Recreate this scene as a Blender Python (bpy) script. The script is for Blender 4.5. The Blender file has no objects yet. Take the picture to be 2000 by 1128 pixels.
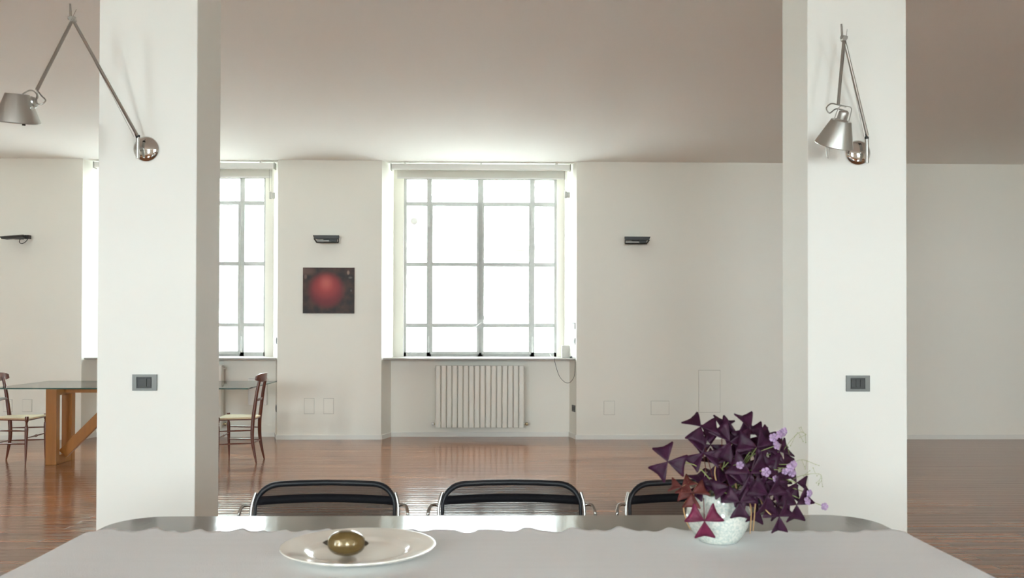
import bpy, bmesh, math, random
from mathutils import Vector, Matrix, Euler
random.seed(7)
SC = bpy.context.scene
COL = SC.collection
R = math.radians
PI = math.pi

# ------------------------------------------------------------------ camera
# room axes: X right along the window wall, Y from the camera to the windows, Z up, metres
cd = bpy.data.cameras.new('camera'); cam = bpy.data.objects.new('camera', cd); COL.objects.link(cam)
YAW, PITCH, ROLL = 1.2, 0.6, -0.12
fw = Vector((math.sin(R(YAW))*math.cos(R(PITCH)), math.cos(R(YAW))*math.cos(R(PITCH)), math.sin(R(PITCH))))
r0 = Vector((math.cos(R(YAW)), -math.sin(R(YAW)), 0)); u0 = r0.cross(fw)
rt = r0*math.cos(R(ROLL)) - u0*math.sin(R(ROLL)); up = u0*math.cos(R(ROLL)) + r0*math.sin(R(ROLL))
m = Matrix.Identity(4)
for i in range(3):
    m[i][0] = rt[i]; m[i][1] = up[i]; m[i][2] = -fw[i]
m.translation = (0, 0, 1.35)
cam.matrix_world = m
cd.sensor_width = 36; cd.lens = 1700/2000*36; cd.shift_y = 57/2000
cd.clip_start = 0.05; cd.clip_end = 200
cd.dof.use_dof = True; cd.dof.focus_distance = 8.5; cd.dof.aperture_fstop = 6.3
SC.camera = cam

# ------------------------------------------------------------------ light and exposure
SKY = 23.0
w = bpy.data.worlds.new('sky'); SC.world = w; w.use_nodes = True
w.node_tree.nodes['Background'].inputs[0].default_value = (0.892, 1.0, 1.06, 1)
w.node_tree.nodes['Background'].inputs[1].default_value = SKY
# the sky is brighter on the sun's side: to the left and behind the camera
wn_ = w.node_tree.nodes; wl_ = w.node_tree.links
_tc = wn_.new('ShaderNodeTexCoord'); _sp = wn_.new('ShaderNodeSeparateXYZ'); _ma = wn_.new('ShaderNodeMath'); _ma.operation = 'MULTIPLY_ADD'
wl_.new(_tc.outputs['Generated'], _sp.inputs[0]); wl_.new(_sp.outputs['X'], _ma.inputs[0]); _ma.inputs[1].default_value = -.42*SKY; _ma.inputs[2].default_value = SKY
_mb = wn_.new('ShaderNodeMath'); _mb.operation = 'MULTIPLY_ADD'; _mb.inputs[1].default_value = -.40*SKY; wl_.new(_sp.outputs['Y'], _mb.inputs[0]); wl_.new(_ma.outputs[0], _mb.inputs[2])
wl_.new(_mb.outputs[0], wn_['Background'].inputs[1])
vs = SC.view_settings
SC.display_settings.display_device = 'sRGB'
vs.view_transform = 'Standard'; vs.look = 'None'; vs.gamma = 1; vs.exposure = 0.75; vs.use_curve_mapping = False
SC.cycles.use_denoising = True
SC.cycles.max_bounces = 16; SC.cycles.diffuse_bounces = 10; SC.cycles.glossy_bounces = 6
SC.cycles.transparent_max_bounces = 16; SC.cycles.transmission_bounces = 8
SC.cycles.sample_clamp_indirect = 10

def portal(x, z, y, wx, wz, rx):       # sky portals: only guide the sampling of the daylight through the windows
    l = bpy.data.lights.new('daylight_portal', 'AREA'); l.shape = 'RECTANGLE'; l.size = wx; l.size_y = wz
    l.cycles.is_portal = True
    o = bpy.data.objects.new('daylight_portal', l); COL.objects.link(o); o.location = (x, y, z); o.rotation_euler = (R(rx), 0, 0)
WIN = [(1, -4.79, -2.888), (2, -1.145, 0.802), (3, -8.45, -6.5)]          # number, x left, x right of each frame
WZ0, WZ1 = 0.975, 3.26
for n, a, b in WIN: portal((a+b)/2, (WZ0+WZ1)/2, 11.22, b-a, WZ1-WZ0, -90)
REAR = [(-7.5, -6.35), (-3.6, -2.45), (0.4, 1.55), (4.5, 5.65)]
RZ0, RZ1 = 1.15, 3.2; RY = -5.2
for a, b in REAR: portal((a+b)/2, (RZ0+RZ1)/2, RY-.12, b-a, RZ1-RZ0, 90)

# ------------------------------------------------------------------ materials
def mat(name, col, rough=0.5, metal=0.0, spec=0.5, bump=None, var=None, coat=0.0):
    M = bpy.data.materials.new(name); M.use_nodes = True; nt = M.node_tree; b = nt.nodes['Principled BSDF']
    b.inputs['Base Color'].default_value = (*col, 1); b.inputs['Roughness'].default_value = rough
    b.inputs['Metallic'].default_value = metal; b.inputs['Specular IOR Level'].default_value = spec
    b.inputs['Coat Weight'].default_value = coat; b.inputs['Coat Roughness'].default_value = 0.08
    tc = nt.nodes.new('ShaderNodeTexCoord')
    def mapped(scale):
        mp = nt.nodes.new('ShaderNodeMapping'); nt.links.new(tc.outputs['Object'], mp.inputs[0]); mp.inputs['Scale'].default_value = scale if isinstance(scale, tuple) else (scale,)*3
        return mp
    if var:                                     # (scale, amount)
        n = nt.nodes.new('ShaderNodeTexNoise'); n.inputs['Scale'].default_value = 1; n.inputs['Detail'].default_value = 4
        nt.links.new(mapped(var[0]).outputs[0], n.inputs[0])
        h = nt.nodes.new('ShaderNodeHueSaturation'); h.inputs['Color'].default_value = (*col, 1)
        mr = nt.nodes.new('ShaderNodeMapRange'); mr.inputs['To Min'].default_value = 1-var[1]; mr.inputs['To Max'].default_value = 1+var[1]
        nt.links.new(n.outputs['Fac'], mr.inputs['Value']); nt.links.new(mr.outputs[0], h.inputs['Value']); nt.links.new(h.outputs[0], b.inputs['Base Color'])
    if bump:                                    # (scale, strength)
        n = nt.nodes.new('ShaderNodeTexNoise'); n.inputs['Scale'].default_value = 1; n.inputs['Detail'].default_value = 3
        nt.links.new(mapped(bump[0]).outputs[0], n.inputs[0])
        bp = nt.nodes.new('ShaderNodeBump'); bp.inputs['Strength'].default_value = bump[1]; bp.inputs['Distance'].default_value = 0.01
        nt.links.new(n.outputs['Fac'], bp.inputs['Height']); nt.links.new(bp.outputs[0], b.inputs['Normal'])
    return M

def thin_glass(name, tint, gloss=1.0):
    M = bpy.data.materials.new(name); M.use_nodes = True; nt = M.node_tree; nt.nodes.clear()
    out = nt.nodes.new('ShaderNodeOutputMaterial'); mx = nt.nodes.new('ShaderNodeMixShader'); t = nt.nodes.new('ShaderNodeBsdfTransparent')
    g = nt.nodes.new('ShaderNodeBsdfGlossy'); lw = nt.nodes.new('ShaderNodeLayerWeight'); lw.inputs[0].default_value = .5; pw = nt.nodes.new('ShaderNodeMath'); pw.operation = 'POWER'; pw.inputs[1].default_value = 5 if 'window' in name else 3
    fr = nt.nodes.new('ShaderNodeMath'); fr.operation = 'MULTIPLY_ADD'; fr.inputs[1].default_value = .95; fr.inputs[2].default_value = .04
    nt.links.new(lw.outputs['Facing'], pw.inputs[0]); nt.links.new(pw.outputs[0], fr.inputs[0]); mu = nt.nodes.new('ShaderNodeMath'); mu.operation = 'MULTIPLY'
    t.inputs[0].default_value = (*tint, 1); g.inputs['Roughness'].default_value = 0.02; mu.inputs[1].default_value = gloss
    nt.links.new(fr.outputs[0], mu.inputs[0]); nt.links.new(mu.outputs[0], mx.inputs[0]); nt.links.new(t.outputs[0], mx.inputs[1]); nt.links.new(g.outputs[0], mx.inputs[2]); nt.links.new(mx.outputs[0], out.inputs[0])
    return M

def mesh_fabric(name, col, opacity):
    M = bpy.data.materials.new(name); M.use_nodes = True; nt = M.node_tree; b = nt.nodes['Principled BSDF']
    b.inputs['Base Color'].default_value = (*col, 1); b.inputs['Roughness'].default_value = 0.7; b.inputs['Specular IOR Level'].default_value = .15; b.inputs['Alpha'].default_value = opacity
    return M

def leaf_mat(name, col, trans):
    M = bpy.data.materials.new(name); M.use_nodes = True; nt = M.node_tree; b = nt.nodes['Principled BSDF']; out = nt.nodes['Material Output']
    b.inputs['Roughness'].default_value = 0.5; b.inputs['Specular IOR Level'].default_value = 0.35
    tc = nt.nodes.new('ShaderNodeTexCoord'); n = nt.nodes.new('ShaderNodeTexNoise'); n.inputs['Scale'].default_value = 45
    nt.links.new(tc.outputs['Object'], n.inputs[0])
    cr = nt.nodes.new('ShaderNodeValToRGB'); cr.color_ramp.elements[0].position = .35; cr.color_ramp.elements[0].color = (*[c*.55 for c in col], 1); cr.color_ramp.elements[1].position = .7; cr.color_ramp.elements[1].color = (*col, 1)
    nt.links.new(n.outputs['Fac'], cr.inputs[0]); nt.links.new(cr.outputs[0], b.inputs['Base Color'])
    t = nt.nodes.new('ShaderNodeBsdfTranslucent'); t.inputs[0].default_value = (*trans, 1)
    mx = nt.nodes.new('ShaderNodeMixShader'); mx.inputs[0].default_value = 0.22
    nt.links.new(b.outputs[0], mx.inputs[1]); nt.links.new(t.outputs[0], mx.inputs[2]); nt.links.new(mx.outputs[0], out.inputs[0])
    return M

M_WALL = mat('white_wall_paint', (.87, .86, .795), .75, spec=.25, bump=(9, .05), var=(.9, .012))
M_CEIL = mat('ceiling_paint', (.915, .915, .89), .8, spec=.2, bump=(1.3, .12), var=(.6, .015))
M_PILLAR = mat('pillar_paint', (.83, .83, .78), .7, spec=.25, bump=(12, .05), var=(1.5, .012))
M_TRIM = mat('white_gloss_paint', (.80, .80, .76), .4, var=(3, .01))
M_SILL = mat('grey_stone_sill', (.34, .32, .29), .35, var=(14, .15))
M_WINSTEEL = mat('grey_window_steel', (.50, .51, .50), .5, var=(25, .12), bump=(60, .2))
M_GLASS = thin_glass('window_glass', (.85, .86, .85), 1.0)
M_GLASSR = thin_glass('clear_window_glass', (.95, .96, .95), 1.0)
M_TGLASS = thin_glass('table_glass', (.86, .94, .91), 1.0)
M_TEDGE = mat('glass_edge_green', (.03, .10, .085), .08, spec=.9, var=(5, .1))
M_RAD = mat('radiator_enamel', (.79, .78, .72), .35, var=(4, .01))
M_BRASS = mat('brass_valve', (.50, .42, .28), .3, metal=.9, var=(30, .1))
M_WHITEPL = mat('white_plastic', (.80, .80, .78), .4, var=(8, .01))
M_BLIND = mat('blind_fabric', (.72, .72, .66), .85, bump=(300, .1), var=(10, .02))
M_BLINDBOX = mat('blind_housing', (.86, .87, .84), .4, var=(8, .01))
M_DARK = mat('dark_grey_metal', (.035, .036, .034), .4, metal=.3, var=(20, .15))
M_ALU = mat('brushed_aluminium', (.55, .55, .52), .34, metal=.95, bump=((40, 40, 400), .05), var=(10, .03))
M_ALUD = mat('aluminium_tube', (.40, .385, .35), .32, metal=.9, var=(10, .05))
M_CHROME = mat('polished_chrome', (.66, .65, .63), .05, metal=1.0, var=(6, .01))
M_STEEL = mat('satin_chrome_tube', (.42, .41, .39), .22, metal=1.0, var=(6, .02))
M_BLACK = mat('black_rubber', (.012, .012, .012), .45, var=(20, .2))
M_BLACKTUBE = mat('black_lacquered_frame', (.010, .011, .014), .4, spec=.3, var=(20, .1))
M_MESH = mesh_fabric('black_mesh_fabric', (.008, .008, .009), .70)
M_MESHBAND = mesh_fabric('black_mesh_band', (.006, .006, .008), .97)
M_CLOTH = mat('white_linen', (.83, .845, .86), .9, spec=.1, bump=((500, 260, 260), .35), var=((2, 30, 30), .03))
M_TABLE = mat('dark_table_laminate', (.115, .083, .058), .12, spec=.45, bump=((30, 6, 30), .03), var=((2, 40, 40), .18))
M_PORC = mat('cream_porcelain', (.86, .835, .76), .14, spec=.6, var=(8, .01), coat=.5)
M_FRUIT = mat('glossy_olive_gold', (.15, .098, .030), .24, spec=.6, bump=(45, .25), var=(22, .25), coat=.5, metal=.35)
M_TIP = mat('dark_fruit_tip', (.03, .022, .012), .5, var=(30, .2))
M_SOIL = mat('dark_potting_soil', (.03, .018, .010), .95, bump=(90, .9), var=(60, .4))
M_STEM = mat('pale_green_stem', (.30, .34, .12), .5, var=(30, .15))
M_DRY = mat('dry_brown_stem', (.42, .26, .12), .8, var=(30, .2))
M_LEAF = leaf_mat('purple_leaf', (.055, .010, .040), (.20, .012, .07))
M_LEAFP = leaf_mat('magenta_leaf', (.20, .018, .065), (.40, .03, .13))
M_LEAFR = leaf_mat('faded_red_leaf', (.16, .035, .03), (.30, .05, .04))
M_FLOWER = leaf_mat('pale_lilac_petal', (.66, .46, .72), (.75, .5, .8))
M_AMBER = mat('amber_varnished_wood', (.34, .135, .028), .35, bump=((60, 60, 6), .06), var=((30, 30, 3), .22), coat=.2)
M_CHERRY = mat('dark_cherry_wood', (.115, .026, .012), .28, var=((40, 40, 5), .3), coat=.4)
M_STRAW = mat('woven_straw', (.62, .47, .31), .75, bump=((260, 30, 100), .5), var=((200, 20, 20), .15))
M_FACADE = mat('cream_render', (.60, .59, .55), .9, var=(.4, .02))
M_SHUT = mat('shutter_paint', (.06, .052, .042), .7, var=(4, .03))
M_BOUNCE = mat('pale_bounce_ground', (.86, .84, .79), .9, var=(2, .08))
M_PAVE = mat('outdoor_paving', (.26, .25, .235), .9, var=(2, .08))

def floor_mat():
    M = bpy.data.materials.new('red_brown_parquet'); M.use_nodes = True; nt = M.node_tree; b = nt.nodes['Principled BSDF']; L = nt.links.new
    tc = nt.nodes.new('ShaderNodeTexCoord')
    br = nt.nodes.new('ShaderNodeTexBrick'); br.offset = .37; br.offset_frequency = 2
    br.inputs['Scale'].default_value = 1; br.inputs['Brick Width'].default_value = .95; br.inputs['Row Height'].default_value = .085
    br.inputs['Mortar Size'].default_value = .0036; br.inputs['Mortar Smooth'].default_value = .3; br.inputs['Bias'].default_value = 0
    br.inputs['Color1'].default_value = (.33, .128, .050, 1); br.inputs['Color2'].default_value = (.165, .058, .022, 1); br.inputs['Mortar'].default_value = (.02, .008, .005, 1)
    L(tc.outputs['Object'], br.inputs['Vector'])
    mp = nt.nodes.new('ShaderNodeMapping'); mp.inputs['Scale'].default_value = (2.5, 60, 1); L(tc.outputs['Object'], mp.inputs[0])
    n = nt.nodes.new('ShaderNodeTexNoise'); n.inputs['Scale'].default_value = 1; n.inputs['Detail'].default_value = 5; L(mp.outputs[0], n.inputs[0])
    mr = nt.nodes.new('ShaderNodeMapRange'); mr.inputs['To Min'].default_value = .72; mr.inputs['To Max'].default_value = 1.25; L(n.outputs['Fac'], mr.inputs['Value'])
    h = nt.nodes.new('ShaderNodeHueSaturation'); L(br.outputs['Color'], h.inputs['Color']); L(mr.outputs[0], h.inputs['Value']); L(h.outputs[0], b.inputs['Base Color'])
    b.inputs['Roughness'].default_value = .15; b.inputs['Specular IOR Level'].default_value = .5
    # slight cupping of every strip and long waves in the varnish
    mp2 = nt.nodes.new('ShaderNodeMapping'); mp2.inputs['Scale'].default_value = (1.1, 14, 1); L(tc.outputs['Object'], mp2.inputs[0])
    n2 = nt.nodes.new('ShaderNodeTexNoise'); n2.inputs['Scale'].default_value = 1; n2.inputs['Detail'].default_value = 2; L(mp2.outputs[0], n2.inputs[0])
    bp = nt.nodes.new('ShaderNodeBump'); bp.inputs['Strength'].default_value = .22; bp.inputs['Distance'].default_value = .01; L(n2.outputs['Fac'], bp.inputs['Height'])
    bp2 = nt.nodes.new('ShaderNodeBump'); bp2.inputs['Strength'].default_value = .25; bp2.inputs['Distance'].default_value = .002; bp2.invert = True
    sx = nt.nodes.new('ShaderNodeSeparateXYZ'); L(tc.outputs['Object'], sx.inputs[0])
    m1 = nt.nodes.new('ShaderNodeMath'); m1.operation = 'MULTIPLY'; m1.inputs[1].default_value = PI/.085; L(sx.outputs['Y'], m1.inputs[0])
    m2 = nt.nodes.new('ShaderNodeMath'); m2.operation = 'SINE'; L(m1.outputs[0], m2.inputs[0])
    m3 = nt.nodes.new('ShaderNodeMath'); m3.operation = 'ABSOLUTE'; L(m2.outputs[0], m3.inputs[0])
    bp3 = nt.nodes.new('ShaderNodeBump'); bp3.inputs['Strength'].default_value = 1; bp3.inputs['Distance'].default_value = .0006
    L(m3.outputs[0], bp3.inputs['Height']); L(bp.outputs[0], bp3.inputs['Normal'])
    L(br.outputs['Fac'], bp2.inputs['Height']); L(bp3.outputs[0], bp2.inputs['Normal']); L(bp2.outputs[0], b.inputs['Normal'])
    return M
M_FLOOR = floor_mat()

def painting_mat():
    M = bpy.data.materials.new('painted_red_sphere'); M.use_nodes = True; nt = M.node_tree; b = nt.nodes['Principled BSDF']; L = nt.links.new
    b.inputs['Roughness'].default_value = .55
    tc = nt.nodes.new('ShaderNodeTexCoord')
    def blob(cx, cz, sx, sz, e0, e1):
        mp = nt.nodes.new('ShaderNodeMapping'); mp.vector_type = 'POINT'; L(tc.outputs['Object'], mp.inputs[0])
        mp.inputs['Location'].default_value = (-cx/sx, 0, -cz/sz); mp.inputs['Scale'].default_value = (1/sx, 0, 1/sz)
        ln = nt.nodes.new('ShaderNodeVectorMath'); ln.operation = 'LENGTH'; L(mp.outputs[0], ln.inputs[0])
        r = nt.nodes.new('ShaderNodeMapRange'); r.interpolation_type = 'SMOOTHSTEP'
        r.inputs['From Min'].default_value = e0; r.inputs['From Max'].default_value = e1; r.inputs['To Min'].default_value = 1; r.inputs['To Max'].default_value = 0
        L(ln.outputs['Value'], r.inputs['Value']); return r.outputs[0]
    n = nt.nodes.new('ShaderNodeTexNoise'); n.inputs['Scale'].default_value = 9; n.inputs['Detail'].default_value = 5; L(tc.outputs['Object'], n.inputs[0])
    cr = nt.nodes.new('ShaderNodeValToRGB'); cr.color_ramp.elements[0].position = .35; cr.color_ramp.elements[0].color = (.012, .009, .008, 1); cr.color_ramp.elements[1].position = .75; cr.color_ramp.elements[1].color = (.085, .035, .025, 1)
    L(n.outputs['Fac'], cr.inputs[0]); cur = cr.outputs[0]
    def layer(fac, col, k=1.0):
        nonlocal cur
        mx = nt.nodes.new('ShaderNodeMix'); mx.data_type = 'RGBA'; mu = nt.nodes.new('ShaderNodeMath'); mu.operation = 'MULTIPLY'; mu.inputs[1].default_value = k
        L(fac, mu.inputs[0]); L(mu.outputs[0], mx.inputs['Factor']); L(cur, mx.inputs['A']); mx.inputs['B'].default_value = (*col, 1); cur = mx.outputs['Result']
    layer(blob(-.27, .23, .14, .06, .2, 1.2), (.15, .08, .06), .8)
    layer(blob(-.025, .0, .24, .235, .60, 1.06), (.17, .016, .022))
    layer(blob(-.03, .05, .21, .19, .10, 1.05), (.42, .045, .045), .85)
    layer(blob(-.03, .09, .11, .13, .0, 1.0), (.55, .13, .10), .75)
    layer(blob(.235, .215, .02, .032, .4, 1.1), (.33, .22, .17), .8)
    layer(blob(.26, .155, .03, .018, .3, 1.1), (.16, .14, .13), .6)
    layer(blob(-.275, .165, .022, .035, .4, 1.1), (.22, .13, .10), .7)
    layer(blob(.27, .0, .012, .02, .2, 1.1), (.16, .14, .13), .6)
    L(cur, b.inputs['Base Color'])
    return M

def pot_mat():
    M = mat('speckled_white_glaze', (.62, .65, .60), .12, spec=.6, coat=.6)
    nt = M.node_tree; b = nt.nodes['Principled BSDF']; L = nt.links.new; tc = nt.nodes.new('ShaderNodeTexCoord')
    n = nt.nodes.new('ShaderNodeTexNoise'); n.inputs['Scale'].default_value = 150; n.inputs['Detail'].default_value = 8; L(tc.outputs['Object'], n.inputs[0])
    cr = nt.nodes.new('ShaderNodeValToRGB'); e = cr.color_ramp.elements
    e[0].position = .36; e[0].color = (.50, .58, .54, 1); e[1].position = .62; e[1].color = (.76, .77, .70, 1)
    L(n.outputs['Fac'], cr.inputs[0]); L(cr.outputs[0], b.inputs['Base Color'])
    return M
M_POT = pot_mat()

# ------------------------------------------------------------------ mesh helpers (coordinates are in metres in the room)
def box(bm, x0, x1, y0, y1, z0, z1, mx=None):
    vs_ = [bm.verts.new(p) for p in ((x0,y0,z0),(x1,y0,z0),(x1,y1,z0),(x0,y1,z0),(x0,y0,z1),(x1,y0,z1),(x1,y1,z1),(x0,y1,z1))]
    for f in ((3,2,1,0),(4,5,6,7),(0,1,5,4),(1,2,6,5),(2,3,7,6),(3,0,4,7)): bm.faces.new([vs_[i] for i in f])
    if mx: bmesh.ops.transform(bm, matrix=mx, verts=vs_)
    return vs_
def prism(bm, poly, a0, a1, axis='z'):
    def P(u, v, t): return (u, v, t) if axis == 'z' else ((u, t, v) if axis == 'y' else (t, u, v))
    A = [bm.verts.new(P(u, v, a0)) for u, v in poly]; B = [bm.verts.new(P(u, v, a1)) for u, v in poly]; n = len(poly)
    f = [bm.faces.new(A[::-1]), bm.faces.new(B)]
    for i in range(n): f.append(bm.faces.new((A[i], A[(i+1)%n], B[(i+1)%n], B[i])))
    bmesh.ops.recalc_face_normals(bm, faces=f)
    return A+B
def tube(bm, pts, r, seg=10, closed=False):
    pts = [Vector(p) for p in pts]; n = len(pts); rr = r if isinstance(r, (list, tuple)) else [r]*n
    prev = None; rings = []
    for i, p in enumerate(pts):
        if closed: d = pts[(i+1)%n]-pts[i-1]
        else: d = pts[min(i+1, n-1)]-pts[max(i-1, 0)]
        d.normalize()
        if prev is None:
            a = Vector((0,0,1)) if abs(d.z) < .9 else Vector((1,0,0)); u = d.cross(a).normalized()
        else: u = (prev - d*prev.dot(d)).normalized()
        prev = u; v = d.cross(u)
        rings.append([bm.verts.new(p+(u*math.cos(2*PI*k/seg)+v*math.sin(2*PI*k/seg))*rr[i]) for k in range(seg)])
    for i in range(n if closed else n-1):
        A, B = rings[i], rings[(i+1)%n]
        for k in range(seg): bm.faces.new((A[k], A[(k+1)%seg], B[(k+1)%seg], B[k]))
    if not closed:
        bm.faces.new(rings[0][::-1]); bm.faces.new(rings[-1])
def lathe(bm, prof, seg=48, loc=(0,0,0), mx=None, sx=1, sy=1, wob=None):
    rings = []
    for r, z in prof:
        if r < 1e-6: rings.append([bm.verts.new((0, 0, z))])
        else:
            rings.append([bm.verts.new(((r*(wob(k/seg, r, z)[0] if wob else 1))*math.cos(2*PI*k/seg)*sx, (r*(wob(k/seg, r, z)[0] if wob else 1))*math.sin(2*PI*k/seg)*sy, z+(wob(k/seg, r, z)[1] if wob else 0))) for k in range(seg)])
    for A, B in zip(rings, rings[1:]):
        for k in range(seg):
            q = [A[k%len(A)], A[(k+1)%len(A)], B[(k+1)%len(B)], B[k%len(B)]]
            q = list(dict.fromkeys(q))
            if len(q) > 2: bm.faces.new(q)
    vv = [v for g in rings for v in g]
    M_ = Matrix.Translation(loc) @ (mx if mx else Matrix.Identity(4))
    bmesh.ops.transform(bm, matrix=M_, verts=vv)
    return vv
def smooth_path(pts, n=6):
    P = [Vector(p) for p in pts]; out = []
    for i in range(len(P)-1):
        a, b, c, d = P[max(i-1,0)], P[i], P[i+1], P[min(i+2,len(P)-1)]
        for k in range(n):
            t = k/n; out.append(.5*((2*b)+(c-a)*t+(2*a-5*b+4*c-d)*t*t+(3*b-a-3*c+d)*t**3))
    out.append(P[-1]); return out
def dirmx(d):                                   # matrix turning +Z into direction d
    return Vector(d).normalized().to_track_quat('Z', 'Y').to_matrix().to_4x4()

def worldloc(o):
    v = Vector((0,0,0))
    while o: v = v + o.location; o = o.parent
    return v
def obj(name, bm, material, parent=None, smooth=False, bevel=0, kind=None, label=None, recalc=False, origin=None):
    """links bm as one mesh object; bm is in room coordinates and is moved into the parent's space"""
    if recalc: bmesh.ops.recalc_face_normals(bm, faces=bm.faces[:])
    off = worldloc(parent) if parent else Vector(origin or (0,0,0))
    if off.length: bmesh.ops.translate(bm, vec=-off, verts=bm.verts[:])
    me = bpy.data.meshes.new(name); bm.to_mesh(me); bm.free()
    mats = material if isinstance(material, list) else [material]
    for x in mats: me.materials.append(x)
    if smooth:
        me.polygons.foreach_set('use_smooth', [True]*len(me.polygons))
        try: me.set_sharp_from_angle(angle=R(40))
        except Exception: pass
    o = bpy.data.objects.new(name, me); COL.objects.link(o)
    if parent: o.parent = parent
    elif origin: o.location = origin
    if bevel:
        b = o.modifiers.new('bevel', 'BEVEL'); b.width = bevel; b.segments = 3; b.limit_method = 'ANGLE'; b.angle_limit = R(35)
    if kind: o['kind'] = kind
    if label: o['label'] = label
    return o
def thing(name, label, cat, loc, group=None, kind=None):
    o = bpy.data.objects.new(name, None); COL.objects.link(o); o.location = loc; o.empty_display_size = .1
    if label: o['label'] = label
    if cat: o['category'] = cat
    if group: o['group'] = group
    if kind: o['kind'] = kind
    return o
def tag(o, label, cat, group=None):
    o['label'] = label; o['category'] = cat
    if group: o['group'] = group
    return o
def dup(root, loc, rotz=0, label=None):         # a copy of a thing with copies of its parts and sub-parts
    r = root.copy(); COL.objects.link(r); r.location = loc; r.rotation_euler = (0, 0, rotz)
    if label: r['label'] = label
    def rec(src, dst):
        for ch in list(src.children):
            c = ch.copy(); COL.objects.link(c); c.parent = dst; rec(ch, c)
    rec(root, r)
    return r
def NB(): return bmesh.new()

# ------------------------------------------------------------------ the setting
CEIL = 3.355
b = NB(); box(b, -10.2, 9.2, RY-.3, 11.3, -.15, 0); obj('floor', b, M_FLOOR, kind='structure')
b = NB(); box(b, -10.2, 9.2, RY-.3, 11.4, CEIL, CEIL+.2); obj('ceiling', b, M_CEIL, kind='structure')
b = NB(); box(b, -10.2, -10, RY-.3, 11.3, 0, CEIL); obj('wall_left', b, M_WALL, kind='structure')
b = NB(); box(b, 9, 9.2, RY-.3, 11.3, 0, CEIL); obj('wall_right', b, M_WALL, kind='structure')
# rear wall behind the camera, with its own row of windows
b = NB(); xs = [-10.2] + [v for p in REAR for v in p] + [9.2]
for i in range(0, len(xs), 2): box(b, xs[i], xs[i+1], RY-.3, RY, 0, CEIL)
for a, c in REAR: box(b, a, c, RY-.3, RY, 0, RZ0); box(b, a, c, RY-.3, RY, RZ1, CEIL)
obj('wall_rear', b, M_WALL, kind='structure')

# window wall: piers, splayed niches, aprons below the sills, jambs, lintels
FR = 10.5; AP = 10.78; JB = 11.05; OUT = 11.3
NICHE = [(-8.6, -8.5, -8.5, -6.3, -6.37, -6.42), (-4.92, -4.865, -4.85, -2.79, -2.682, -2.595), (-1.35, -1.268, -1.268, .89, .94, 1.0)]
NICHE[0] = (-8.60, -8.53, -8.52, -6.42, -6.36, -6.28)
b = NB()
# pier outlines in plan
prism(b, [(-10, FR), (NICHE[0][0], FR), (NICHE[0][1], AP), (NICHE[0][2], JB), (NICHE[0][2], OUT), (-10, OUT)], 0, CEIL)
for i in (0, 1):
    L_, N_ = NICHE[i], NICHE[i+1]
    prism(b, [(L_[5], FR), (N_[0], FR), (N_[1], AP), (N_[2], JB), (N_[2], OUT), (L_[3], OUT), (L_[3], JB), (L_[4], AP)], 0, CEIL)
L_ = NICHE[2]
prism(b, [(L_[5], FR), (9, FR), (9, OUT), (L_[3], OUT), (L_[3], JB), (L_[4], AP)], 0, CEIL)
for i, (n, wa, wb) in enumerate([WIN[2], WIN[0], WIN[1]]):
    N_ = NICHE[i]
    prism(b, [(N_[1], AP), (N_[4], AP), (N_[3], JB), (N_[3], OUT), (N_[2], OUT), (N_[2], JB)], 0, .952)
    box(b, N_[2], wa, JB, OUT, .952, CEIL); box(b, wb, N_[3], JB, OUT, .952, CEIL)
    box(b, wa, wb, JB, OUT, 3.26, CEIL)
obj('wall_back', b, M_WALL, kind='structure')

# low white skirting
b = NB(); t = .012; hb = .055
def skirt(x0, y0, x1, y1):
    d = Vector((x1-x0, y1-y0, 0)); L0 = d.length; a = math.atan2(d.y, d.x)
    box(b, 0, L0, -t, 0, 0, hb, Matrix.Translation((x0, y0, 0)) @ Matrix.Rotation(a, 4, 'Z'))
skirt(-10, FR, NICHE[0][0], FR)
for i, N_ in enumerate(NICHE):
    skirt(N_[0], FR, N_[1], AP); skirt(N_[1], AP, N_[4], AP); skirt(N_[4], AP, N_[5], FR)
    skirt(N_[5], FR, NICHE[i+1][0] if i < 2 else 9, FR)
obj('baseboard_back', b, M_TRIM, kind='structure')

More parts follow.
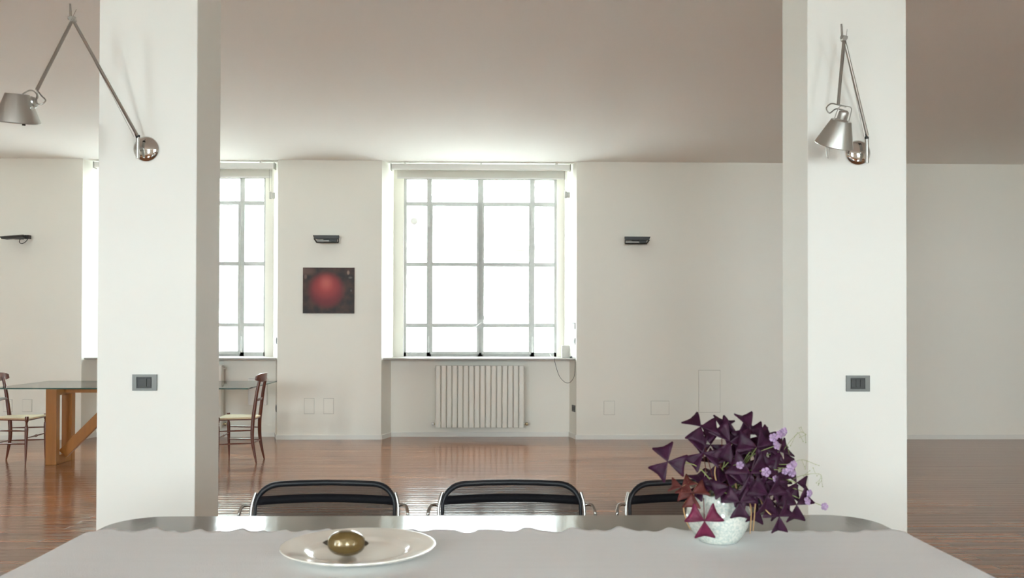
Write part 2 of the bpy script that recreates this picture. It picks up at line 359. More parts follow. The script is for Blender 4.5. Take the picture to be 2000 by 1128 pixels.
# windows -------------------------------------------------------------
def window(n, wa, wb, N_, detailed=True):
    W = thing('window_%d' % n, None, None, ((wa+wb)/2, 11.12, WZ0), kind='structure')
    Y0, Y1 = 11.10, 11.15
    def X(u): return wa+(wb-wa)*u
    m1, mc, m2 = .320/1.947, .5, 1.635/1.947
    h = [1.374, 2.15, 2.92]
    f = NB()
    box(f, wa, X(0)+.034, Y0, Y1, WZ0, WZ1); box(f, wb-.034, wb, Y0, Y1, WZ0, WZ1)
    box(f, wa, wb, Y0, Y1, WZ0, WZ0+.055); box(f, wa, wb, Y0, Y1, WZ1-.03, WZ1)
    for u, wd in ((m1, .060), (mc, .072), (m2, .060)): box(f, X(u)-wd/2, X(u)+wd/2, Y0, Y1, WZ0, WZ1)
    for z in h: box(f, wa, wb, Y0+.004, Y1-.004, z-.025, z+.025)
    obj('window_frame', f, M_WINSTEEL, W, bevel=.003)
    for sgn, ua, ub in ((0, m1, mc), (1, mc, m2)):        # the two opening casements between the outer mullions
        f = NB(); xa, xb = X(ua)+.016, X(ub)-.016; za, zb = WZ0+.03, h[2]+.012; q = .030
        box(f, xa, xa+q, Y0-.022, Y0+.004, za, zb); box(f, xb-q, xb, Y0-.022, Y0+.004, za, zb)
        box(f, xa+q, xb-q, Y0-.022, Y0+.004, za, za+q*1.2); box(f, xa+q, xb-q, Y0-.022, Y0+.004, zb-q, zb)
        for z in h[:2]: box(f, xa+q, xb-q, Y0-.02, Y0+.004, z-.018, z+.018)
        obj('casement', f, M_WINSTEEL, W, bevel=.003)
        for z in (1.13, 2.72):
            g = NB(); hx = xa-.012 if sgn == 0 else xb+.012
            tube(g, [(hx, Y0-.03, z-.10), (hx, Y0-.03, z+.10)], .011, 8); box(g, hx-.022, hx+.022, Y0-.026, Y0-.02, z-.05, z+.05)
            obj('hinge', g, M_WINSTEEL, W, smooth=True)
    g = NB(); hx = X(mc)
    box(g, hx-.02, hx+.02, Y0-.036, Y0-.022, 1.33, 1.45); tube(g, [(hx, Y0-.03, 1.385), (hx, Y0-.075, 1.385)], .009, 8)
    tube(g, [(hx+.025, Y0-.075, 1.41), (hx-.055, Y0-.075, 1.35)], .010, 8)
    obj('window_handle', g, M_WINSTEEL, W, smooth=True)
    g = NB(); box(g, wa+.01, wb-.01, Y0+.022, Y0+.027, WZ0+.02, WZ1-.02); obj('glass_pane', g, M_GLASS, W)
    if n == 2:
        g = NB(); lathe(g, [(0, 0), (.045, 0), (.045, .012), (.03, .016), (.0, .016)], 20, loc=(-1.02, Y0+.022, 2.70), mx=Matrix.Rotation(R(90), 4, 'X'))
        obj('pane_vent', g, M_WHITEPL, W, smooth=True)
    # stone sill across the niche
    s = NB(); prism(s, [(N_[0]+.016, FR+.03), (N_[5]-.016, FR+.03), (N_[4]+.004, AP-.006), (N_[3]+.004, JB-.004), (N_[3]-.003, 11.10), (N_[2]+.003, 11.10), (N_[2]-.002, JB-.004), (N_[1]-.002, AP-.006)], .954, .975)
    obj('window_sill', s, M_SILL, W, bevel=.003)
    return W
window(1, *WIN[0][1:], NICHE[1]); window(2, *WIN[1][1:], NICHE[2]); window(3, *WIN[2][1:], NICHE[0])
for n, (a, c) in enumerate(REAR):
    W = thing('window_%d' % (n+4), None, None, ((a+c)/2, RY-.15, RZ0), kind='structure'); f = NB()
    for k in range(4): x = a+(c-a)*k/3; x = min(max(x, a+.02), c-.02); box(f, x-.02, x+.02, RY-.18, RY-.12, RZ0, RZ1)
    for z in (RZ0+.02, 1.4, 2.2, RZ1-.02): box(f, a, c, RY-.17, RY-.13, z-.02, z+.02)
    obj('window_frame', f, M_WINSTEEL, W); g = NB(); box(g, a, c, RY-.155, RY-.15, RZ0, RZ1); obj('glass_pane', g, M_GLASSR, W)

# outside: street and the pale block opposite, far brighter than the room
b = NB(); box(b, -60, 60, 11.4, 60, -3.3, -3.0); obj('ground', b, M_PAVE, kind='structure')
b = NB(); box(b, -60, 60, -50, RY-.4, -1.6, -1.3); obj('rear_bounce_ground', b, M_BOUNCE, kind='structure')  # unseen rear ground, made extra pale to bounce daylight up onto the ceiling
B = thing('apartment_building', 'pale cream apartment block seen washed out through the window glass', 'building', (0, 26, -3))
b = NB(); box(b, -22, 18, 26, 34, -3, 5.2); obj('facade_wall', b, M_FACADE, B)
b = NB(); box(b, -22.3, 18.3, 25.6, 34.3, 5.2, 5.5); obj('roof_slab', b, M_FACADE, B)
for x in (-15.5, -10.5, -5.5, .15, 5.5, 10.5):
    for z in (-1.6, 1.6):
        f = NB(); box(f, x-.55, x+.55, 25.93, 26.02, z, z+1.7); wn = obj('shuttered_window', f, M_SHUT, B)
        g = NB(); 
        for s in (-1, 1): box(g, x+s*.32-.2, x+s*.32+.2, 25.88, 25.93, z+.1, z+1.6)
        obj('shutter', g, M_FACADE, wn)
for x0, x1 in ((-1.4, -.6), (.3, 1.2)):
    b = NB(); box(b, x0, x1, 25.2, 26, 3.62, 3.70); obj('balcony_slab', b, M_SHUT, B)
b = NB(); tube(b, [(1.98, 25.9, -3), (1.98, 25.9, 5.1)], .06, 8); tube(b, [(1.98, 25.9, 4.2), (1.98, 25.9, 4.3)], .1, 8); obj('drainpipe', b, M_SHUT, B, smooth=True)

# ------------------------------------------------------------------ pillars
b = NB(); box(b, -1.957, -1.474, 4.34, 4.71, 0, CEIL)
tag(obj('pillar', b, M_PILLAR, bevel=.004, origin=(-1.715, 4.525, 0)), 'white square pillar at left, with the long-armed lamp and a switch plate', 'pillar', 'square white pillars behind the dining table')
b = NB(); box(b, 1.577, 2.08, 4.34, 4.72, 0, CEIL)
tag(obj('pillar', b, M_PILLAR, bevel=.004, origin=(1.828, 4.53, 0)), 'white square pillar at right behind the purple plant, with a folded lamp', 'pillar', 'square white pillars behind the dining table')

# ------------------------------------------------------------------ foreground dining table
T = thing('dining_table', 'large dark dining table with rounded corners, mostly under a white cloth', 'table', (.013, 2.3, 0))
def rrect(x0, x1, y0, y1, r, n=10):
    out = []
    for cx, cy, a in ((x1-r, y1-r, 0), (x0+r, y1-r, 90), (x0+r, y0+r, 180), (x1-r, y0+r, 270)):
        for k in range(n+1): t_ = R(a+90*k/n); out.append((cx+r*math.cos(t_), cy+r*math.sin(t_)))
    return out
TX0, TX1, TY0, TY1 = -1.19, 1.215, 1.78, 2.835
b = NB(); prism(b, rrect(TX0, TX1, TY0, TY1, .15), .708, .740); obj('tabletop', b, M_TABLE, T, bevel=.006, smooth=True)
b = NB(); box(b, -1.0, 1.03, 1.98, 2.62, .65, .708); obj('apron', b, M_TABLE, T, bevel=.003)
for x in (-.98, 1.0):
    for y in (2.0, 2.58):
        b = NB(); prism(b, [(x-.03, y-.03), (x+.03, y-.03), (x+.03, y+.03), (x-.03, y+.03)], 0, .66); obj('leg', b, M_TABLE, T, bevel=.005)
# cloth: scalloped far edge, draped over both ends and the near side
b = NB(); nx, ny = 420, 60
def edgeY(x):
    ph = (x+1.2)/.137 + .45*math.sin(2.3*x+1)
    bump = ((1+math.cos(2*PI*ph))/2)**1.7 * (.62+.38*math.sin(4.1*x+.5)) + .35*((1+math.cos(2*PI*(ph*1.9+.3)))/2)**2
    return 2.583-.012*x + .048*bump
g = []
for i in range(nx+1):
    u = -1.44+(2.905)*i/nx; row = []
    for j in range(ny+1):
        x = min(max(u, TX0-.006), TX1+.006); over = abs(u-x)
        y1 = edgeY(x); v = j/ny; L_ = (y1-1.52)
        s_ = y1 - v*L_; y = max(s_, TY0-.006); oy = y-s_
        z = .7425 + .0012*math.sin(7*x+3*y)*math.cos(11*y) + (.004*math.exp(-((y1-y)/.02)**2)*(.5+.5*math.sin(23*x)))
        if over > 0: z -= over
        if oy > 0: z = min(z, .7425-oy-(over if over > 0 else 0)*.3)
        sx = (.004+.012*min(over/.2, 1)*math.sin(9*s_*PI))*(1 if over > 0 else 0)
        row.append(b.verts.new((x+(sx if u > 0 else -sx), y-(.01*math.sin(12*x) if oy > .02 else 0), z)))
    g.append(row)
for i in range(nx):
    for j in range(ny): b.faces.new((g[i][j+1], g[i+1][j+1], g[i+1][j], g[i][j]))
cl = obj('tablecloth', b, M_CLOTH, smooth=True, origin=(0, 2.2, .74))
sm = cl.modifiers.new('thickness', 'SOLIDIFY'); sm.thickness = .0016; sm.offset = 1
tag(cl, 'white linen cloth with a scalloped far edge spread over the dining table', 'tablecloth')

# serving plate and gold fruit
PX, PY, PZ = -.357, 2.325, .746
P = NB()
prof = [(0, .006), (.06, .006), (.115, .007), (.126, .010), (.134, .0155), (.145, .0175), (.185, .0235), (.199, .0275), (.2035, .0275), (.204, .025), (.196, .0195), (.150, .0075), (.125, .001), (.118, 0), (.10, .0), (.095, .003), (0, .003)]
lathe(P, prof, 96, loc=(PX, PY, PZ), sx=1.0, sy=.955)
tag(obj('serving_plate', P, M_PORC, smooth=True, recalc=True, origin=(PX, PY, PZ)), 'wide cream porcelain plate on the white tablecloth, holding one gold fruit', 'plate')
F = NB(); fx, fy, fz = -.383, 2.285, PZ+.0065+.0345
Lh = .054
prof = []
for k in range(25):
    t_ = -1+2*k/24; r = .0335*math.sqrt(max(0, 1-abs(t_)**2.15))**1.0
    prof.append((max(r, 0), t_*Lh*.93))
fm = Matrix.Rotation(R(7), 4, 'Z') @ Matrix.Rotation(R(93), 4, 'Y')
lathe(F, prof, 40, loc=(fx, fy, fz), mx=fm, wob=lambda u, r, z: (1+.022*math.cos(5*2*PI*u)+.008*math.sin(11*2*PI*u+40*z), 0))
fr = obj('gold_fruit', F, M_FRUIT, smooth=True, recalc=True, origin=(fx, fy, fz))
tag(fr, 'shiny olive-gold lemon-shaped fruit with dark pointed ends on the cream plate', 'fruit')
for s, ln in ((-1, .013), (1, .010)):
    g = NB(); lathe(g, [(.0, -.004), (.0085, -.002), (.006, .004), (.0025, ln*.8), (0, ln)], 14, loc=Vector((fx, fy, fz))+(fm @ Vector((0, 0, s*Lh*.89))), mx=fm @ (Matrix.Identity(4) if s > 0 else Matrix.Rotation(PI, 4, 'X')))
    obj('pointed_tip', g, M_TIP, fr, smooth=True, recalc=True)

# ------------------------------------------------------------------ potted oxalis
QX, QY, QZ = .640, 2.47, .7455
PL = thing('potted_plant', 'purple-leaved plant with pale lilac flowers in a speckled white glazed pot', 'plant', (QX, QY, QZ))
b = NB()
prof = [(0, .004), (.045, .004), (.050, 0), (.056, .002), (.068, .018), (.083, .045), (.090, .072), (.088, .092), (.079, .112), (.073, .124), (.075, .134), (.079, .141), (.077, .143), (.072, .136), (.068, .124), (.074, .108), (.080, .085), (.078, .055), (.060, .02), (0, .014)]
def wob(u, r, z):
    k = max(0, (z-.112)/.03); return (1+.05*k*math.sin(7*2*PI*u), .006*k*math.sin(7*2*PI*u+.6))
lathe(b, prof, 84, loc=(QX, QY, QZ), wob=wob); obj('pot', b, M_POT, PL, smooth=True, recalc=True)
b = NB(); lathe(b, [(0, .118), (.04, .116), (.070, .112), (.070, .10), (0, .10)], 30, loc=(QX, QY, QZ)); obj('soil', b, M_SOIL, PL, recalc=True)

RIM = Vector((QX, QY, QZ+.125))
def pix(px, py, Y):     # notes from the photograph: where a leaf hub sits at depth Y
    d = fw + rt*((px-1000)/1700) - up*((py-621)/1700); t_ = Y/d.y
    return Vector((d.x*t_, Y, 1.35+d.z*t_))
def leaflet(bm, hub, ax, nrm, L, fold, wid=1.0):
    ax = ax.normalized(); nrm = (nrm-ax*nrm.dot(ax)).normalized(); side = nrm.cross(ax)
    hw = L*wid*.62
    # left and right halves meet at the midrib, each tilted up by 'fold'
    def pt(a, s, z): return hub + ax*(a*L) + side*(s*hw*math.cos(fold)) + nrm*(abs(s)*hw*math.sin(fold)+z)
    prof = [(0.0, 0.02), (.25, .30), (.5, .58), (.75, .84), (.93, 1.0)]
    mid = [bm.verts.new(pt(a*1.0, 0, -.02*L*math.sin(PI*a))) for a, s in prof]
    tipm = bm.verts.new(pt(.92, 0, -.01*L))
    for sg in (-1, 1):
        e = [bm.verts.new(pt(a*(1.0), sg*s, .03*L*math.sin(PI*a*1.2))) for a, s in prof]
        h = [bm.verts.new(pt(a*(1.0), sg*s*.5, .015*L*math.sin(PI*a))) for a, s in prof]
        h[-1].co = pt(.95, sg*.5, 0)
        corner = bm.verts.new(pt(1.0, sg*.93, .02*L))
        mid_end = tipm
        for k in range(4):
            mk, mk1 = mid[k], (mid[k+1] if k < 3 else mid_end)
            for q in ((mk, mk1, h[k+1], h[k]), (h[k], h[k+1], e[k+1], e[k])):
                bm.faces.new(q if sg > 0 else q[::-1])
        q = (h[4], corner, e[4]); bm.faces.new(q if sg > 0 else q[::-1])
    bm.verts.remove(mid[4])
def leaf(hub, L, nrm, spin, fold, material, base=None, angs=(0, 120, 240), sz=(1, 1, 1)):
    b = NB(); nrm = Vector(nrm).normalized(); a0 = nrm.orthogonal().normalized()
    # reference direction: "up" projected in the leaf plane so spin is predictable
    upv = Vector((0, 0, 1)); a0 = (upv-nrm*upv.dot(nrm)); a0 = a0.normalized() if a0.length > .1 else nrm.orthogonal().normalized()
    for k, a in enumerate(angs):
        q = Matrix.Rotation(R(spin+a), 3, nrm)
        ax = (q @ a0) - nrm*.25
        leaflet(b, hub, ax, nrm, L*sz[k], fold)
    lf = obj('leaf', b, material, PL, smooth=True)
    md = lf.modifiers.new('thickness', 'SOLIDIFY'); md.thickness = .0007
    base = Vector(base) if base else RIM+Vector((random.uniform(-.05, .05), random.uniform(-.04, .04), -.012))
    midp = (base+hub)/2 + Vector((random.uniform(-.012, .012), random.uniform(-.012, .012), .025+.10*abs(hub.x-base.x)))
    g = NB(); tube(g, smooth_path([base, midp, hub+nrm*-.001], 7), .0013, 6)
    obj('stem', g, M_DRY if material is M_LEAFR else (M_STEM if random.random() < .6 else M_LEAFR), lf, smooth=True)
# hub px, py, Y, size (m), spin (deg, 0 = a leaflet pointing up), tilt (sideways, up), material
LV = [(1304, 901, 2.36, .050, 20, (-.3, .25), 0), (1369, 832, 2.42, .050, 40, (-.2, .9), 0), (1410, 838, 2.44, .052, -20, (.1, 1.0), 0),
      (1441, 848, 2.45, .058, 62, (.0, .35), 0), (1466, 838, 2.43, .054, 5, (.4, .6), 0), (1426, 862, 2.40, .056, 35, (.0, .3), 0),
      (1373, 884, 2.40, .050, 15, (-.3, .5), 0), (1437, 892, 2.42, .048, 80, (.1, .5), 0), (1405, 944, 2.40, .050, -25, (-.1, .8), 0),
      (1373, 945, 2.41, .045, 30, (-.4, .8), 0), (1466, 924, 2.36, .060, 60, (.1, .1), 0), (1495, 897, 2.40, .056, 10, (.3, .3), 0),
      (1522, 881, 2.44, .050, 45, (.5, .5), 0), (1479, 873, 2.38, .056, 70, (.2, .3), 0), (1495, 940, 2.37, .058, 0, (.2, .1), 0),
      (1556, 942, 2.45, .044, 20, (.4, .5), 0), (1556, 985, 2.42, .050, 62, (.2, -.1), 0), (1522, 1008, 2.38, .044, 180, (.2, .1), 0),
      (1500, 966, 2.35, .054, 180, (.1, -.1), 0), (1445, 980, 2.34, .044, 60, (.0, .2), 0), (1352, 962, 2.38, .042, -60, (-.3, .6), 2),
      (1376, 1017, 2.355, .047, 62, (-.05, .05), 1), (1426, 950, 2.37, .050, 95, (.0, .6), 0), (1532, 908, 2.43, .048, 75, (.5, .2), 0),
      (1508, 858, 2.46, .046, 30, (.4, .8), 0), (1488, 850, 2.47, .046, 15, (.2, .8), 0), (1458, 952, 2.36, .052, 20, (.1, .3), 0),
      (1332, 950, 2.40, .036, 80, (-.4, .7), 2), (1400, 905, 2.46, .045, 50, (-.2, .6), 0), (1450, 905, 2.45, .050, 110, (.0, .4), 0),
      (1475, 955, 2.40, .050, 160, (.1, .0), 0), (1515, 925, 2.39, .052, 130, (.4, .1), 0), (1480, 990, 2.40, .046, 170, (.1, -.1), 0),
      (1540, 965, 2.43, .042, 30, (.4, .2), 0), (1388, 868, 2.47, .042, 0, (-.2, .7), 0), (1455, 868, 2.48, .050, 25, (.1, .6), 0),
      (1500, 880, 2.52, .052, 90, (.3, .6), 0), (1465, 900, 2.53, .052, 15, (.1, .7), 0), (1430, 925, 2.50, .048, 40, (.0, .7), 0),
      (1495, 920, 2.50, .052, 100, (.3, .5), 0), (1520, 945, 2.48, .046, 60, (.4, .3), 0), (1516, 985, 2.44, .044, 200, (.2, -.1), 0), (1395, 940, 2.47, .044, 0, (-.2, .8), 0)]
for px, py, Y, L_, sp, (tx, tz), mk in LV:
    hub = pix(px, py, Y)
    base = None
    if px > 1510: base = RIM+Vector((.045, -.03, -.005))
    if mk == 1: base = RIM+Vector((-.055, -.055, .005))
    leaf(hub, L_, (tx+random.uniform(-.12, .12), -1, tz), sp, R(random.uniform(5, 26)), (M_LEAF, M_LEAFP, M_LEAFR)[mk], base)
def flower(px, py, Y, s=.009):
    c = pix(px, py, Y); b = NB(); d = Vector((random.uniform(-.3, .5), -1, random.uniform(-.4, .5))).normalized(); q = dirmx(d)
    for k in range(5):
        a = 2*PI*k/5; rings = []
        for t_, wdt in ((0, .15), (.5, .8), (1.0, 1.0), (1.25, .5)):
            rr = s*t_*.9; z = s*(1.1-.35*t_)*(t_>0)*.8
            rings.append([b.verts.new((math.cos(a+o_*wdt*.62)*max(rr, .0006), math.sin(a+o_*wdt*.62)*max(rr, .0006), z)) for o_ in (-1, 0, 1)])
        for A, Bq in zip(rings, rings[1:]):
            for j in (0, 1): b.faces.new((A[j], A[j+1], Bq[j+1], Bq[j]))
    bmesh.ops.transform(b, matrix=Matrix.Translation(c) @ q, verts=b.verts[:])
    fl = obj('flower', b, M_FLOWER, PL, smooth=True); md = fl.modifiers.new('thickness', 'SOLIDIFY'); md.thickness = .0008
    g = NB(); base = RIM+Vector((.03, -.01, 0)); tube(g, smooth_path([base, (base+c)/2+Vector((-.01, 0, .035)), c], 7), .0011, 6); obj('stem', g, M_STEM, fl, smooth=True)
for p in ((1509, 854, 2.40), (1520, 848, 2.41), (1527, 842, 2.43), (1514, 870, 2.39), (1445, 907, 2.33), (1533, 918, 2.38), (1541, 914, 2.40), (1548, 906, 2.42), (1513, 936, 2.37), (1578, 962, 2.44), (1574, 978, 2.43), (1609, 988, 2.46), (1546, 922, 2.41), (1496, 921, 2.35)):
    flower(*p, s=random.uniform(.009, .0125))
# sparse dry sprays on the right, dead stems beside the pot
b = NB()
for pts in ([(1500, 950, 2.42), (1530, 880, 2.45), (1560, 845, 2.46), (1575, 848, 2.46)], [(1510, 960, 2.42), (1560, 930, 2.46), (1600, 925, 2.48), (1605, 940, 2.48)], [(1505, 955, 2.42), (1555, 900, 2.45), (1590, 905, 2.47)]):
    path = smooth_path([pix(*p) for p in pts], 8); tube(b, path, .0006, 5)
    for k in range(8, len(path), 2):
        q = path[k]+Vector((random.uniform(-.02, .02), random.uniform(-.01, .01), random.uniform(-.03, .02)))
        tube(b, [path[k], q], .0004, 4)
        lathe(b, [(0, -.0018), (.0018, 0), (0, .0018)], 6, loc=q)
obj('dry_spray', b, M_STEM, PL)
for pts in ([(1462, 965, 2.40), (1467, 1000, 2.36), (1465, 1042, 2.35)], [(1478, 950, 2.38), (1474, 1000, 2.36), (1471, 1036, 2.36)], [(1355, 965, 2.40), (1336, 985, 2.38), (1340, 1015, 2.37), (1348, 1032, 2.37)], [(1480, 960, 2.39), (1492, 990, 2.37), (1506, 1005, 2.36)],
            [(1408, 965, 2.41), (1396, 925, 2.40), (1402, 895, 2.40)], [(1440, 962, 2.40), (1434, 930, 2.39), (1432, 905, 2.39)], [(1450, 962, 2.40), (1452, 945, 2.38)]):
    b = NB(); path = smooth_path([pix(*p) for p in pts], 8); n_ = len(path)
    tube(b, path, [.0022*(1-.4*k/n_) for k in range(n_)], 6); obj('dry_stem', b, M_DRY, PL, smooth=True)

# ------------------------------------------------------------------ mesh-back armchairs behind the dining table
def mesh_chair(cx):
    yb = 3.20
    C_ = thing('mesh_armchair', None, 'chair', (cx, 3.0, 0), group='black mesh armchairs along the far side of the dining table')
    W2 = .254                      # half width of the backrest
    def yz(z): return yb-.06+ (z-.48)*.22     # the back leans away from the table
    def bow(x): return .035*(1-(x/W2)**2)     # curved in plan
    # outline from bottom left, over the top with round corners, to bottom right
    rc = .075; top = .772
    path = [(-W2+.012, .47), (-W2, .60), (-W2+.002, top-rc*.9)]
    for k in range(1, 8): a = R(180-90*k/8); path.append((-W2+.004+rc+rc*math.cos(a), top-rc*.9+rc*.9*math.sin(a)))
    path += [(x, top+.003*(1-(x/.2)**2)) for x in (-.17, -.10, 0, .10, .17)]
    path = path + [(-x, z) for x, z in path[:-5][::-1]]
    P3 = [(cx+x, yz(z)+bow(x), z) for x, z in path]
    g = NB(); tube(g, P3, [.0065+.0045*min(1, max(0, (p[2]-.70)/.06)) for p in P3], 10); obj('back_frame', g, M_BLACKTUBE, C_, smooth=True)
    # mesh panel inside the outline
    g = NB(); nx_, nz_ = 16, 14; gr = []
    for j in range(nz_+1):
        z = .475+(top-.475)*j/nz_; dz = max(0, z-(top-rc*.9)); hw = W2-.004-(rc-math.sqrt(max(0, rc*rc-(dz/.9)**2)))
        gr.append([g.verts.new((cx+hw*(2*i/nx_-1), yz(z)+bow(hw*(2*i/nx_-1)), z)) for i in range(nx_+1)])
    for j in range(nz_):
        for i in range(nx_): g.faces.new((gr[j][i], gr[j][i+1], gr[j+1][i+1], gr[j+1][i]))
    obj('back_mesh', g, M_MESH, C_, smooth=True)
    g = NB()                       # stiff band across the mesh
    n_ = 20; lo = []; hi = []
    for i in range(n_+1):
        x = (W2-.006)*(2*i/n_-1); zc = .717+.004*(1-(x/W2)**2)
        lo.append(g.verts.new((cx+x, yz(zc-.015)+bow(x)-.005, zc-.015))); hi.append(g.verts.new((cx+x, yz(zc+.015)+bow(x)-.005, zc+.015)))
    for i in range(n_): g.faces.new((lo[i], lo[i+1], hi[i+1], hi[i]))
    bd = obj('back_band', g, M_MESHBAND, C_, smooth=True); md = bd.modifiers.new('t', 'SOLIDIFY'); md.thickness = .003
    # seat
    g = NB(); gr = []
    for j in range(9):
        y = 2.80+.36*j/8; gr.append([g.verts.new((cx+(.235+.01*j/8)*(2*i/10-1), y, .452-.012*math.sin(PI*i/10)-.010*j/8)) for i in range(11)])
    for j in range(8):
        for i in range(10): g.faces.new((gr[j][i], gr[j][i+1], gr[j+1][i+1], gr[j+1][i]))
    st = obj('seat', g, M_MESH, C_, smooth=True); md = st.modifiers.new('t', 'SOLIDIFY'); md.thickness = .004
    g = NB(); tube(g, [(cx-.24, 2.80, .452), (cx+.24, 2.80, .452), (cx+.248, 3.16, .442), (cx-.248, 3.16, .442)], .011, 8, closed=True); obj('seat_frame', g, M_STEEL, C_, smooth=True)
    for s in (-1, 1):
        X = cx+s*(W2+.0125)
        g = NB(); tube(g, smooth_path([(X+s*.01, 3.34, 0), (X, 3.20, .40), (X, yz(.50), .50), (X, yz(.62), .62), (X-s*.001, yz(.70), .70), (X-s*.012, yz(.745)+.002, .745)], 6), .0062, 10)
        obj('rear_leg', g, M_STEEL, C_, smooth=True)
        g = NB(); z = .700; y0 = yz(z)
        tube(g, smooth_path([(X, y0, z), (X+s*.012, y0-.004, z+.004), (X+s*.028, y0-.014, z+.001), (X+s*.036, y0-.03, z-.02), (X+s*.037, y0-.036, z-.05), (X+s*.036, y0-.07, .638), (X+s*.036, y0-.14, .625), (X+s*.036, 2.86, .622), (X+s*.034, 2.80, .60), (X+s*.03, 2.78, .54), (X+s*.022, 2.77, .30), (X+s*.015, 2.74, 0)], 5), .0062, 10)
        obj('arm', g, M_STEEL, C_, smooth=True)
    return C_
c1 = mesh_chair(-.612); c1['label'] = 'black mesh chair behind the table, leftmost, beyond the cream plate'
dup(c1, (.067, 3.0, 0), 0, 'black mesh chair behind the table, middle one, in front of the radiator')
dup(c1, (.752, 3.0, 0), 0, 'black mesh chair partly hidden by the purple plant')

# ------------------------------------------------------------------ pillar lamps
def seg_obj(name, pts, r, material, parent, seg=10, n=1):
    g = NB(); tube(g, pts if n == 1 else smooth_path(pts, n), r, seg); return obj(name, g, material, parent, smooth=True)
def pillar_lamp(base, brk, arm0, elbow, armend, shade_c, axis, label, loop, side_cap=None):
    """base: disc centre on the pillar; axis: direction the shade opens towards"""
    Lm = thing('wall_lamp', label, 'lamp', base, group='articulated aluminium lamps on the pillars')
    b = NB(); lathe(b, [(0, .0), (.062, 0), (.063, .004), (.060, .010), (.046, .017), (.02, .021), (0, .022)], 48, loc=(base[0], 4.339, base[2]), mx=Matrix.Rotation(R(90), 4, 'X'))
    obj('wall_plate', b, M_CHROME, Lm, smooth=True, recalc=True)
    bx, by, z0, z1 = brk
    b = NB(); tube(b, [(bx, by, z0), (bx, by, z1)], .0095, 14); tube(b, [(bx, by, (z0+z1)/2), (bx+(base[0]-bx)*.5, 4.325, base[2])], .007, 10)
    obj('swivel_post', b, M_ALU, Lm, smooth=True)
    b = NB(); tube(b, [(bx, by, z1), (bx, by, z1+.012)], .010, 12); d = Vector(elbow)-Vector(arm0)
    tube(b, [(bx, by, z1-.01), Vector(arm0)+d*.04], .006, 8); obj('fork_joint', b, M_BLACK, Lm, smooth=True)
    A, E_, U = Vector(arm0), Vector(elbow), Vector(armend)
    lo = seg_obj('lower_arm', [A, E_], .0075, M_ALUD, Lm)
    dd = (E_-A).normalized(); side = dd.cross(Vector((0, 1, 0))).normalized()
    seg_obj('tension_cable', [A+side*.018+dd*.0, A+side*.012+dd*.3*(E_-A).length, E_+side*.002], .0011, M_ALUD, lo, 6)
    ub = seg_obj('upper_arm', [E_+(E_-U).normalized()*.015, U], .0075, M_ALUD, Lm)
    du = (E_-U).normalized(); s2 = du.cross(Vector((0, 1, 0))).normalized()
    seg_obj('tension_cable', [U-s2*.004, E_-s2*.016+Vector((0, 0, .05))], .0011, M_ALUD, ub, 6)
    b = NB(); tube(b, [E_+Vector((0, -.014, 0)), E_+Vector((0, .014, 0))], .012, 14); tube(b, [E_+Vector((-.018, -.004, .006)), E_+Vector((.014, -.004, .004))], .0085, 10)
    tube(b, [E_+Vector((-.008, 0, 0)), E_+Vector((-.012, 0, .072))], [.006, .0045], 8)
    obj('elbow_joint', b, M_ALUD, Lm, smooth=True)
    # shade, cap, yoke, loop of flex
    ax = Vector(axis).normalized(); q = dirmx(-ax)       # local +Z points back along the shade axis (towards its cap)
    S = Vector(shade_c)                                 # centre of the open rim
    b = NB(); lathe(b, [(.090, 0), (.0915, .003), (.088, .012), (.048, .118), (.046, .121), (.020, .121), (.020, .119), (.045, .118), (.0865, .012), (.0885, 0), (.090, 0)], 64, loc=S, mx=q)
    sh = obj('lamp_shade', b, M_ALU, Lm, smooth=True, recalc=True)
    b = NB()
    if side_cap:
        c0, c1 = Vector(side_cap[0]), Vector(side_cap[1]); lathe(b, [(0, 0), (.022, 0), (.027, .01), (.027, .04), (.022, .052), (.012, .056), (0, .057)], 28, loc=c0, mx=dirmx(c1-c0))
    else: lathe(b, [(0, .170), (.014, .169), (.022, .162), (.024, .15), (.024, .128), (.034, .120), (.034, .117), (0, .117)], 32, loc=S, mx=q)
    obj('socket_cap', b, M_ALU, Lm, smooth=True, recalc=True)
    b = NB(); lathe(b, [(0, .03), (.016, .032), (.028, .05), (.028, .062), (.016, .09), (.013, .118), (0, .118)], 24, loc=S, mx=q)
    obj('bulb', b, mat('frosted_bulb', (.8, .8, .78), .3, var=(5, .01)), Lm, smooth=True, recalc=True)
    def loc(x, y, z): return S + (q.to_3x3() @ Vector((x, y, z)))
    b = NB()
    if side_cap:
        e = Vector(side_cap[1]); tube(b, smooth_path([U, U+Vector((.004, .0, -.03)), e+Vector((.006, 0, .012)), e+Vector((.004, 0, -.022))], 5), .0035, 8); tube(b, [e+Vector((-.012, -.03, -.034)), e+Vector((.004, -.03, -.034))], .009, 10)
        tube(b, [e+Vector((-.004, -.03, -.034)), e+Vector((.004, 0, -.020))], .004, 8)
        endp = Vector(side_cap[0])+Vector((-.01, 0, .028))
    else:
        tube(b, smooth_path([loc(-.043, 0, .115), loc(-.040, 0, .165), loc(-.03, 0, .185), loc(0, 0, .188), loc(.03, 0, .185), loc(.040, 0, .165), loc(.043, 0, .115)], 4), .0022, 8)
        tube(b, [loc(0, 0, .186), U], .004, 8); endp = loc(0, 0, .168)
    obj('yoke', b, M_ALU, Lm, smooth=True)
    seg_obj('flex', [U]+[Vector(p) for p in loop]+[endp], .0032, M_ALUD, Lm, 8, 7)
    return Lm, loc
